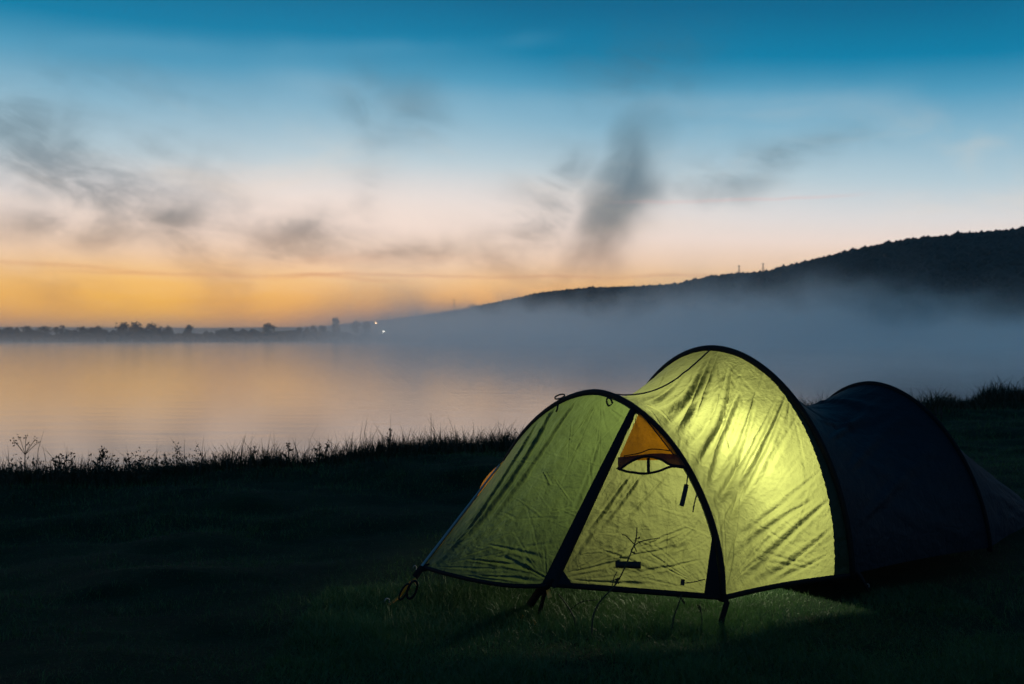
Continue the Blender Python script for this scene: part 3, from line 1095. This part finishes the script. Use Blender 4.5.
rim('vent_lip', [(617, 469), (625, 472), (634, 473.5), (646, 474.5), (659, 472), (672, 467.5), (686, 469)], .011)
rim('vent_prop', [(648.5, 459), (648.5, 474)], .015, n=6)
rim('vent_seam', [(642, 415), (656, 433), (674, 456)], .006, n=12)
rim('vent_seam', [(624, 457), (640, 454), (652, 450), (672, 452)], .004, n=14)
rim('zip_pull', [(686.5, 485.5), (684, 497), (681.5, 507)], .022, M_CORD, .016, 8)
rim('pull_cord', [(688, 470), (687.5, 478), (686.5, 487)], .006, M_CORD, .014, 8)
rim('pull_cord', [(697, 494), (695.5, 500), (694, 506), (693, 513)], .006, M_CORD, .014, 10)
rim('door_label', [(615.5, 565), (641, 566)], .031, M_CORD, .012, 10)
rim('toggle', [(683, 580), (682.5, 586)], .018, M_CORD, .012, 5)
rim('pull_cord', [(683, 584), (694, 582.5), (705, 580)], .004, M_CORD, .010, 8)
# corner reinforcements
patch('corner_gusset', [(560, 566), (574, 587), (550, 586), (548, 578)], M_SLEEVE, .010, 8)
patch('corner_gusset', [(713, 532), (722, 598), (704, 596), (710, 552)], M_SLEEVE, .008, 8)
# hem bands
hemA = DOOR0[0]
ribbon('hem_band', hemA + np.array([0, 0, -.002]), .026, fn, M_SLEEVE, tent, .008)
hemV = VEST[0]
ribbon('hem_band', hemV + np.array([0, 0, -.002]), .020, fn, M_SLEEVE, tent, .008)
hs_ = P_FLY[:, np.argmin(P_FLY[0, :, 1])]
ribbon('hem_band', hs_ + np.array([0, 0, -.004]), .024, np.array([0, -1, .1]), M_SLEEVE, tent, .006)
# ridge edge binding of the vestibule, its sky-lit paleness put into the grey
M_BIND = plain('skylit_grey_binding', (.16, .20, .22), .5)
ribbon('edge_binding', LC[None] * (1 - np.linspace(0, .93, 30))[:, None] + endp[None] * np.linspace(0, .93, 30)[:, None] + np.array([-.012, .0, .006]), .012, fn, M_BIND, tent, .005)
# seam along the saddle ridge
ri = np.argmin(np.abs(P_FLY[0, :, 1] - (P_FLY[0, 0, 1] + P_FLY[0, -1, 1]) / 2))
ridge_line = P_FLY[2:-2, ri] + np.array([0, 0, .004])
tube('ridge_seam', ridge_line[::3] + fn * .010, .0045, M_CORD, tent, 6)

# guy loops on the front arch
def loop_pts(c, ax1, ax2, ra, rb, n=18, cut=1.0):
    q = np.linspace(0, 2 * math.pi * cut, n)
    return np.asarray(c)[None] + np.cos(q)[:, None] * ra * np.asarray(ax1)[None] + np.sin(q)[:, None] * rb * np.asarray(ax2)[None]
Rr = np.array([math.cos(-YAW), math.sin(-YAW), 0])     # picture-right in tent axes
Up = np.array([0, 0, 1.0])
sA = sgrid[np.argmin((apx - 612) ** 2 + (apy - 394) ** 2)]
c = on(VEST, vn_, 611, 404, .012)
tube('guy_loop', loop_pts(c, (Rr + Up * .35) / 1.06, (Up - Rr * .35) / 1.06, .014, .026), .0055, M_CORD, tent, 6)
c = on(VEST, vn_, 560, 400, .0) + Up * .022 + np.array([0, 0, .01])
tube('guy_loop', loop_pts(c + Rr * -.008, (Rr + Up * .3) / 1.04, (Up - Rr * .1), .030, .011), .005, M_CORD, tent, 6)
c = on(VEST, vn_, 558, 411, .008)
tube('pull_cord', [c + Up * .03 + Rr * .005, c, c - Up * .012 - Rr * .006], .006, M_CORD, tent, 6)

# inner tent: the wall of the sleeping cabin stands just in front of the second pole
nb = 420
s = np.linspace(0, 1, nb)
bvw = np.array([P_FLY[int(round(209 - 27 * (1 - math.sin(math.pi * q_)))), int(round(q_ * 419))] for q_ in s])
cen = np.array([bvw[:, 0].mean(), bvw[:, 1].mean(), .35])
inn = bvw
v = [tuple(cen)] + [tuple(q_) for q_ in inn]
f = [(0, i + 1, i + 2) for i in range(nb - 1)]
v += [(inn[-1][0], inn[-1][1] - .1, -.16), (inn[0][0] + .05, inn[0][1] + .55, -.16)]
f += [(0, nb, nb + 1), (0, nb + 1, nb + 2), (0, nb + 2, 1)]
mesh('inner_cabin_wall', v, f, M_INNER, tent, False)

# corner straps and buckles
gz = lambda p_: float(ground_z(ORG[0] + p_[0] * U2[0] + p_[1] * V2[0], ORG[1] + p_[0] * U2[1] + p_[1] * V2[1]))
def onfloor(px, py, z=.0):
    q = floor_pt(px, py, z)
    g = gz(q)
    q = floor_pt(px, py, g + z)
    return q
L1 = onfloor(398, 598, .03)
ribbon('corner_strap', [LC + np.array([.03, -.01, .0]), LC + np.array([-.02, 0, -.01]), LC * .65 + L1 * .35], .034, fn, M_SLEEVE, tent, .006)
ribbon('orange_strap', [LC * .5 + L1 * .5 + fn * .004, L1, onfloor(389, 605, .005)], .014, fn, M_STRAP, tent, .004)
tube('strap_loop', loop_pts(floor_pt(412, 590, .07), Rr, (Up + Rr * .3), .020, .040), .006, M_SLEEVE, tent, 6)
tube('strap_loop', loop_pts(floor_pt(404, 592, .06), Rr, (Up + Rr * .5), .014, .036), .005, M_SLEEVE, tent, 6)
ribbon('strap_tab', [floor_pt(414, 579, .07), floor_pt(418, 585, .06)], .016, fn, M_STRAP, tent, .005)
M1 = onfloor(527, 610, .01)
ribbon('corner_strap', [MC + fn * .01 + Up * .02, MC + fn * .03, MC * .5 + M1 * .5 + Up * .02, M1], .040, fn, M_SLEEVE, tent, .007)
M2 = onfloor(539, 617, .005)
ribbon('corner_strap', [MC + fn * .02, MC * .45 + M2 * .55 + Up * .03, M2], .020, fn, M_SLEEVE, tent, .006)
ribbon('strap_tab', [floor_pt(548, 590, .06), floor_pt(550, 598, .05)], .018, fn, M_STRAP, tent, .005)
ribbon('strap_tab', [onfloor(521, 616, .02), onfloor(524, 619, .02)], .016, fn, M_STRAP, tent, .005)
ribbon('strap_tab', [onfloor(532, 621, .02), onfloor(536, 624, .02)], .016, fn, M_STRAP, tent, .005)
AC = arch('A', 0.0)
A1 = onfloor(720, 627, .005)
ribbon('corner_strap', [AC + np.array([0, 0, .03]), AC + np.array([0, -.03, -.02]), A1], .026, fn, M_SLEEVE, tent, .007)
BC = arch('B', 0.0)
B1 = onfloor(868, 590, .005)
ribbon('corner_strap', [BC + np.array([0, 0, .03]), BC + np.array([.03, -.03, -.01]), B1], .024, np.array([0, -1, .2]), M_SLEEVE, tent, .006)

# the lamp burning inside the front of the tent
lp = (ub * .70, -.45, .39)
lamp = bpy.data.objects.new('lantern_light', bpy.data.lights.new('lantern_light', 'POINT'))
C.objects.link(lamp)
lamp.location = (ORG[0] + lp[0] * U2[0] + lp[1] * V2[0], ORG[1] + lp[0] * U2[1] + lp[1] * V2[1], lp[2])
lamp.data.energy = 50
lamp.data.color = (1.0, .93, .66)
lamp.data.shadow_soft_size = .085

# trim that belongs to one panel hangs under that panel
part = {ch.name: ch for ch in tent.children}
for ch in list(tent.children):
    kindn = ch.name.split('.')[0]
    if kindn in ('vent_hood', 'vent_brow', 'vent_lip', 'vent_prop', 'vent_seam'):
        ch.parent = part['vent_window']
    elif kindn in ('zip_pull', 'door_label', 'toggle'):
        ch.parent = part['door_panel']
    elif kindn == 'ridge_seam':
        ch.parent = part['fly_panel']
    elif kindn in ('guy_loop', 'edge_binding'):
        ch.parent = part['vestibule_panel']
part['rear_panel']['label'] = 'unlit dark rear panel'
part['far_flank_panel']['label'] = 'orange side panel'
part['vent_window']['label'] = 'orange triangular vent window'

# ------------------------------------------------------------------ tent pegs
def world_of(q):
    return np.array([ORG[0] + q[0] * U2[0] + q[1] * V2[0], ORG[1] + q[0] * U2[1] + q[1] * V2[1], q[2]])
def peg(px, py, label, size=1.0, tilt=.35):
    loc = world_of(onfloor(px, py, 0.0))
    root = empty('tent_peg', tuple(loc), random.uniform(-.6, .6))
    tag(root, label, 'tent peg', 'pegs holding the tent')
    k = size
    tube('shaft', [(0, 0, -.10), (tilt * .02, 0, .02 * k)], .0035, M_METAL, root, 6)
    hook = [(tilt * .02, 0, .02 * k)] + [(tilt * .02 - .012 * k * (1 - math.cos(a_)), 0, .02 * k + .014 * k * math.sin(a_)) for a_ in np.linspace(.3, 3.6, 10)]
    tube('hook', hook, .0032, M_METAL, root, 6)
peg(388, 606, 'pale metal peg at the end of the orange strap at the tent nose', 1.1)
peg(514, 614, 'metal peg in the grass below the middle corner of the front hem', .9)
peg(720, 628, 'peg under the strap at the foot of the front pole', .6)
peg(868, 588, 'peg in the dark at the foot of the tall middle pole', .6)
peg(415, 570, 'pale curved peg standing just behind the tent nose', .7)

# ------------------------------------------------------------------ grass
def blades(x, y, h, wdt, lean, name, material, z=None, curve=1.0):
    n = len(x)
    z = ground_z(x, y) - .01 if z is None else z
    a = rng.uniform(0, 2 * np.pi, n)
    face = rng.normal(0, .7, n)
    lx, ly = np.cos(a) * lean * h, np.sin(a) * lean * h
    sx, sy = np.cos(face) * wdt / 2, np.sin(face) * wdt / 2
    V = np.empty((n, 5, 3))
    for i, (hh, bend, ww) in enumerate(((0, 0, 1), (0, 0, -1), (.55, .32, .75), (.55, .32, -.75), (1, 1, 0))):
        V[:, i, 0] = x + lx * bend * curve + sx * ww
        V[:, i, 1] = y + ly * bend * curve + sy * ww
        V[:, i, 2] = z + h * hh * (1 - .25 * lean * bend)
    b = np.arange(n)[:, None] * 5
    me = big_mesh(name, V.reshape(-1, 3), b + np.array([0, 1, 3, 2]), b + np.array([2, 3, 4]))
    return link(name, me, material)
def in_tent(x, y, m_=0.0):
    d = np.stack([x - ORG[0], y - ORG[1]], -1)
    u, v = d @ U2, d @ V2
    mid = (u > ub * .93) & (u < uc) & (v > np.interp(u, [0, ub, uc], [-1.04, vb, vc]) + .06) & (v < .9)
    return mid
N = 240000
d = 3.2 * np.exp(rng.random(N) * math.log(17.5 / 3.2))
x = rng.uniform(-.58, .58, N) * d
y = d
N2 = 230000
x = np.concatenate([x, rng.uniform(-1.0, 2.3, N2)])
y = np.concatenate([y, rng.uniform(3.75, 5.4, N2)])
keep = (y < edge(x) - .2) & ~in_tent(x, y)
x, y = x[keep], y[keep]
patchy = fbm(x * 1.1 + 7, y * 1.7 + 3, 4)
keep = rng.random(len(x)) < np.clip(.75 + patchy * 1.8, .25, 1)
x, y, patchy = x[keep], y[keep], patchy[keep]
h = rng.gamma(4, .0066, len(x)) * (1 + 2.0 * np.clip(fbm(x * 2.7 + 31, y * 3.3 + 8, 3) - .05, -.12, .3)) * (1 + .22 * np.exp(-(((x - .75) / 1.6) ** 2 + ((y - 4.6) / .9) ** 2))) * (1 + np.clip(patchy, -.2, .4) * 1.6) * (1 + .05 * (y - 4))
wdt = np.maximum(.0022, .00040 * y) * rng.uniform(.7, 1.4, len(x))
o = blades(x, y, h, wdt, rng.uniform(.2, 1.1, len(x)), 'grass', M_GRASS)
tag(o, 'short dewy meadow grass round the tent', 'grass', kind='stuff')

# rough grass and weeds of the bank
N = 42000
x = np.concatenate([rng.uniform(-6.5, 4.0, int(N * .72)), rng.uniform(4.0, 12, int(N * .28))])
off = -np.abs(rng.normal(0, .55, len(x))) + .35
y = edge(x) + off
clump = fbm(x * 1.6 + 3, y * .6, 4)
h = (.055 + rng.gamma(3.0, .028, len(x))) * (1 + 2.2 * np.clip(clump, -.38, .6)) * np.where(off < -.8, .5, 1) * (1 + .35 * sstep(x, 4, 8))
o = blades(x, y, h, np.maximum(.005, .0006 * y) * rng.uniform(.6, 1.5, len(x)), rng.uniform(.1, .75, len(x)), 'bank_grass', M_BANK)
# fine tall seed stalks among it
N = 900
x2 = np.concatenate([rng.uniform(-6, 3.5, 650), rng.uniform(3.5, 11, 250)])
y2 = edge(x2) + rng.uniform(-.5, .3, N)
h2 = rng.gamma(7, .026, N) + .08
o2 = blades(x2, y2, h2, np.full(N, .0055), rng.uniform(.05, .6, N), 'bank_grass_stalks', M_BANK)
tag(o, 'dark rough grass along the edge of the bank', 'grass', kind='stuff')
tag(o2, 'thin tall grass stalks rising above the bank grass', 'grass', kind='stuff')


def leaf_tri(c, dirv, L, wd):
    dirv = np.asarray(dirv, float)
    dirv /= np.linalg.norm(dirv)
    s0 = np.cross(dirv, rng.normal(size=3))
    s0 /= np.linalg.norm(s0) + 1e-9
    c = np.asarray(c, float)
    return [c, c + dirv * L * .5 + s0 * wd / 2, c + dirv * L, c + dirv * L * .5 - s0 * wd / 2], [(0, 1, 2, 3)]
# leafy low growth along the bank
V, Q = [], []
for k in range(150):
    bx = rng.uniform(-5.6, -2.6) if k < 95 else rng.uniform(-2.6, 10)
    by = float(edge(bx)) + rng.uniform(-.5, .15)
    bz = float(ground_z(bx, by))
    hh = rng.uniform(.05, .13) * (1.2 if bx < -2.6 else .9)
    spires = [(rng.normal() * .07, rng.normal() * .05, hh * rng.uniform(.5, 1.9)) for _ in range(5)]
    for j in range(int(rng.integers(40, 110))):
        sx_, sy_, sh_ = spires[j % 5]
        q_ = rng.random() ** 1.5
        c = np.array([bx + sx_ + rng.normal() * .045 * (1.05 - q_), by + sy_ + rng.normal() * .04, bz + sh_ * q_])
        v_, f_ = leaf_tri(c, rng.normal(size=3) * np.array([.7, .7, .5]) + np.array([0, 0, .9]), rng.uniform(.018, .05) * (1.2 - .6 * q_), rng.uniform(.007, .016))
        Q.append(np.arange(4) + len(V))
        V += v_
o = link('bank_undergrowth', big_mesh('bank_undergrowth', np.array(V), np.array(Q)), M_WLEAF)
tag(o, 'low leafy growth along the edge of the bank', 'undergrowth', kind='stuff')


# individual weeds standing up along the bank
def weed(px, top, style, label, off=-.1, lean=0.0, group='weeds on the bank'):
    a = (px - 512) / F
    yy = 9.5
    for _ in range(12):
        yy = float(edge(a * yy)) + off
    xx = a * yy
    z0 = float(ground_z(xx, yy)) - .01
    h = ((HOR - top) / F * yy + H_EYE - z0) * (1.0 if style == 'umbel' else .85)
    root = empty('weed', (xx, yy, z0))
    tag(root, label, 'weed', group)
    stem = spline([(0, 0, 0), (lean * .3 * h, .01, h * .5), (lean * h, .02, h * .95)], 10)
    tube('stem', stem, np.linspace(.006, .003, len(stem)), M_STEM, root, 5)
    parts = []
    heads = []
    if style == 'umbel':
        for k in range(7):
            a_ = k * .9
            tip = stem[-1] + np.array([math.cos(a_) * .10, math.sin(a_) * .06, .02 + .03 * (k % 3)])
            parts.append(tube_data([stem[-3], (stem[-3] + tip) / 2 + np.array([0, 0, .005]), tip], .0025, 4))
            for j in range(6):
                heads.append(leaf_tri(tip + rng.normal(size=3) * .012, rng.normal(size=3), .022, .012))
    else:
        for k in range(10 if style == 'leafy' else 4):
            q = rng.uniform(.25, .95)
            b = stem[int(q * (len(stem) - 1))]
            a_ = rng.uniform(0, 6.28)
            parts.append(leaf_tri(b, (math.cos(a_), math.sin(a_) * .5, rng.uniform(.1, .9)), rng.uniform(.05, .10) * (1.2 - q * .5), .026))
        nh = 26 if style == 'leafy' else 18
        for k in range(nh):
            q = rng.uniform(0, 1)
            c = stem[-1] + np.array([rng.normal() * .010 - lean * q * .06, rng.normal() * .01, -q * (.12 if style == 'leafy' else .09) + .02])
            heads.append(leaf_tri(c, rng.normal(size=3) + np.array([0, 0, .8]), .024 if style == 'leafy' else .03, .013))
            if style == 'leafy' and k % 4 == 0:
                parts.append(leaf_tri(c + rng.normal(size=3) * np.array([.05, .02, .01]), rng.normal(size=3), .035, .022))
    mesh('foliage', *join(*parts), M_WLEAF, root)
    if style == 'umbel':
        for k in range(7):
            mesh('seed_head', *join(*heads[6 * k:6 * k + 6]), M_SEED, root)
    else:
        mesh('seed_head', *join(*heads), M_SEED, root)
weed(24, 444, 'umbel', 'tall weed with flat spread-out head at the left end of the bank')
weed(56, 451, 'leafy', 'short leafy weed second from the left end of the bank', lean=.1)
weed(60, 447, 'plume', 'slanting plumed stalk leaning right near the left end of the bank', lean=.25)
weed(94, 442, 'plume', 'arching thin-headed stalk left of the bushy dark weed', lean=.2)
weed(102, 444, 'leafy', 'bushy dark weed with round seed clusters at the left bank')
weed(122, 452, 'plume', 'leaning weed with feathery top right of the bushy dark weed', lean=.2)
weed(140, 455, 'leafy', 'low leafy weed in the middle of the left bank dip')
weed(163, 451, 'plume', 'plumed weed above the low dip in the left bank', lean=.1)
weed(246, 444, 'plume', 'stiff leaning stalk at the start of the raised bank', lean=.3)
weed(288, 441, 'plume', 'thin stalk with small head on the raised bank', off=-.25)
weed(319, 440, 'leafy', 'dark leafy weed at the middle of the raised bank', off=-.2)
weed(325, 438, 'plume', 'plumed stalk right beside the dark leafy weed on the bank', off=-.15, lean=.1)
weed(390, 424, 'plume', 'tallest thin stalk above the bank midway to the tent', off=-.2)
weed(427, 437, 'plume', 'short curved stalk on the bank left of the tent', off=-.2, lean=.2)
weed(446, 436, 'leafy', 'leafy weed on the bank a little left of the tent', off=-.2)
weed(507, 434, 'leafy', 'tall leafy weed beside the left shoulder of the tent', off=-.2)

# short stakes by the right shoulder of the tent
def stake(px, top, wpx, label):
    yy = 14.2
    xx = (px - 512) / F * yy
    z0 = float(ground_z(xx, yy))
    h = (HOR - top) / F * yy + H_EYE - z0
    root = empty('stake', (xx, yy, z0))
    tag(root, label, 'stake', 'stakes behind the tent')
    r = wpx / F * yy / 2
    tube('post', [(0, 0, -.1), (.01, 0, h * .6), (.0, 0, h)], [r * 1.05, r, r * .9], M_POST, root, 8)
    tube('post_cap', [(0, 0, h + .001), (0, 0, h + .02)], [r * 1.15, r * .5], M_POST, root, 8)
stake(935.5, 409, 2.2, 'left of two short dark stakes just behind the rear of the tent')
stake(941, 409.5, 2.4, 'right of two short dark stakes just behind the rear of the tent')

# thin weeds in front of the lit door
def front_weed(path, base, label, twigs, heads):
    q0 = onfloor(*base)
    w0 = world_of(q0)
    root = empty('thin_weed', tuple(w0))
    tag(root, label, 'weed', 'thin weeds before the tent door')
    D = float(w0[1])
    def pt(px, py, dd=0.0):
        dd = D + dd
        return np.array([(px - 512) / F * dd - w0[0], dd - w0[1], H_EYE - (py - HOR) / F * dd - w0[2]])
    st = spline([pt(*p_, .02 * i) for i, p_ in enumerate(path)], 24)
    tube('stem', st, np.linspace(.0045, .0026, len(st)), M_STEM, root, 5)
    for tw in twigs:
        tube('twig', spline([pt(*p_, .04) for p_ in tw], 10), .0022, M_STEM, root, 5)
    if heads:
        for (hx_, hy_, n_) in heads:
            hp = []
            for k in range(n_):
                hp.append(leaf_tri(pt(hx_, hy_, .05) + rng.normal(size=3) * .006, rng.normal(size=3), .020, .010))
            mesh('seed_head', *join(*hp), M_SEED, root)
front_weed([(592, 640), (593, 618), (600, 602), (613, 588), (622, 574), (631, 553), (636, 540), (637, 528)], (592, 640),
           'thin dark branching weed rising across the lit door panel',
           [[(631, 550), (640, 542), (660, 538)], [(634, 544), (626, 536), (622, 535)], [(612, 588), (614, 578), (617, 572)], [(620, 578), (610, 582)], [(634, 546), (637, 552)]],
           [(636, 541, 4), (632, 551, 3), (619, 581, 5)])
front_weed([(576, 632), (574, 618), (566, 604), (558, 594)], (576, 632), 'thin weed bending left below the middle corner of the hem', [[(570, 610), (582, 602), (598, 600)]], [])
front_weed([(672, 634), (674, 618), (679, 604), (682, 594)], (672, 634), 'thin weed with a small bud under the right part of the door', [], [(682, 597, 5), (681, 602, 4)])
front_weed([(702, 632), (702, 618), (700, 606)], (702, 632), 'small budded weed just left of the front pole foot', [], [(700, 607, 6)])

# pale dry leaf with a stalk lying on the meadow
q = onfloor(410, 519, .03)
w0 = world_of(q)
root = empty('dry_leaf', tuple(w0))
tag(root, 'pale dry leaf on a long stalk lying on the dark meadow', 'leaf')
n = 9
v, f = [], []
for i in range(n):
    a = i / (n - 1)
    wd = .028 * math.sin(math.pi * min(1, a * .92 + .06))
    zc = .012 * math.sin(math.pi * a)
    v += [(-.06 + .12 * a, -wd, zc + .012), (-.06 + .12 * a, 0, zc), (-.06 + .12 * a, wd, zc + .016)]
for i in range(n - 1):
    f += [(3 * i, 3 * i + 1, 3 * i + 4, 3 * i + 3), (3 * i + 1, 3 * i + 2, 3 * i + 5, 3 * i + 4)]
mesh('blade', v, f, M_PALE, root, True)
tube('stalk', spline([(.06, 0, .0), (.16, .02, .045), (.27, .03, .04), (.36, .05, .01)], 12), .0016, M_STEM, root, 5)
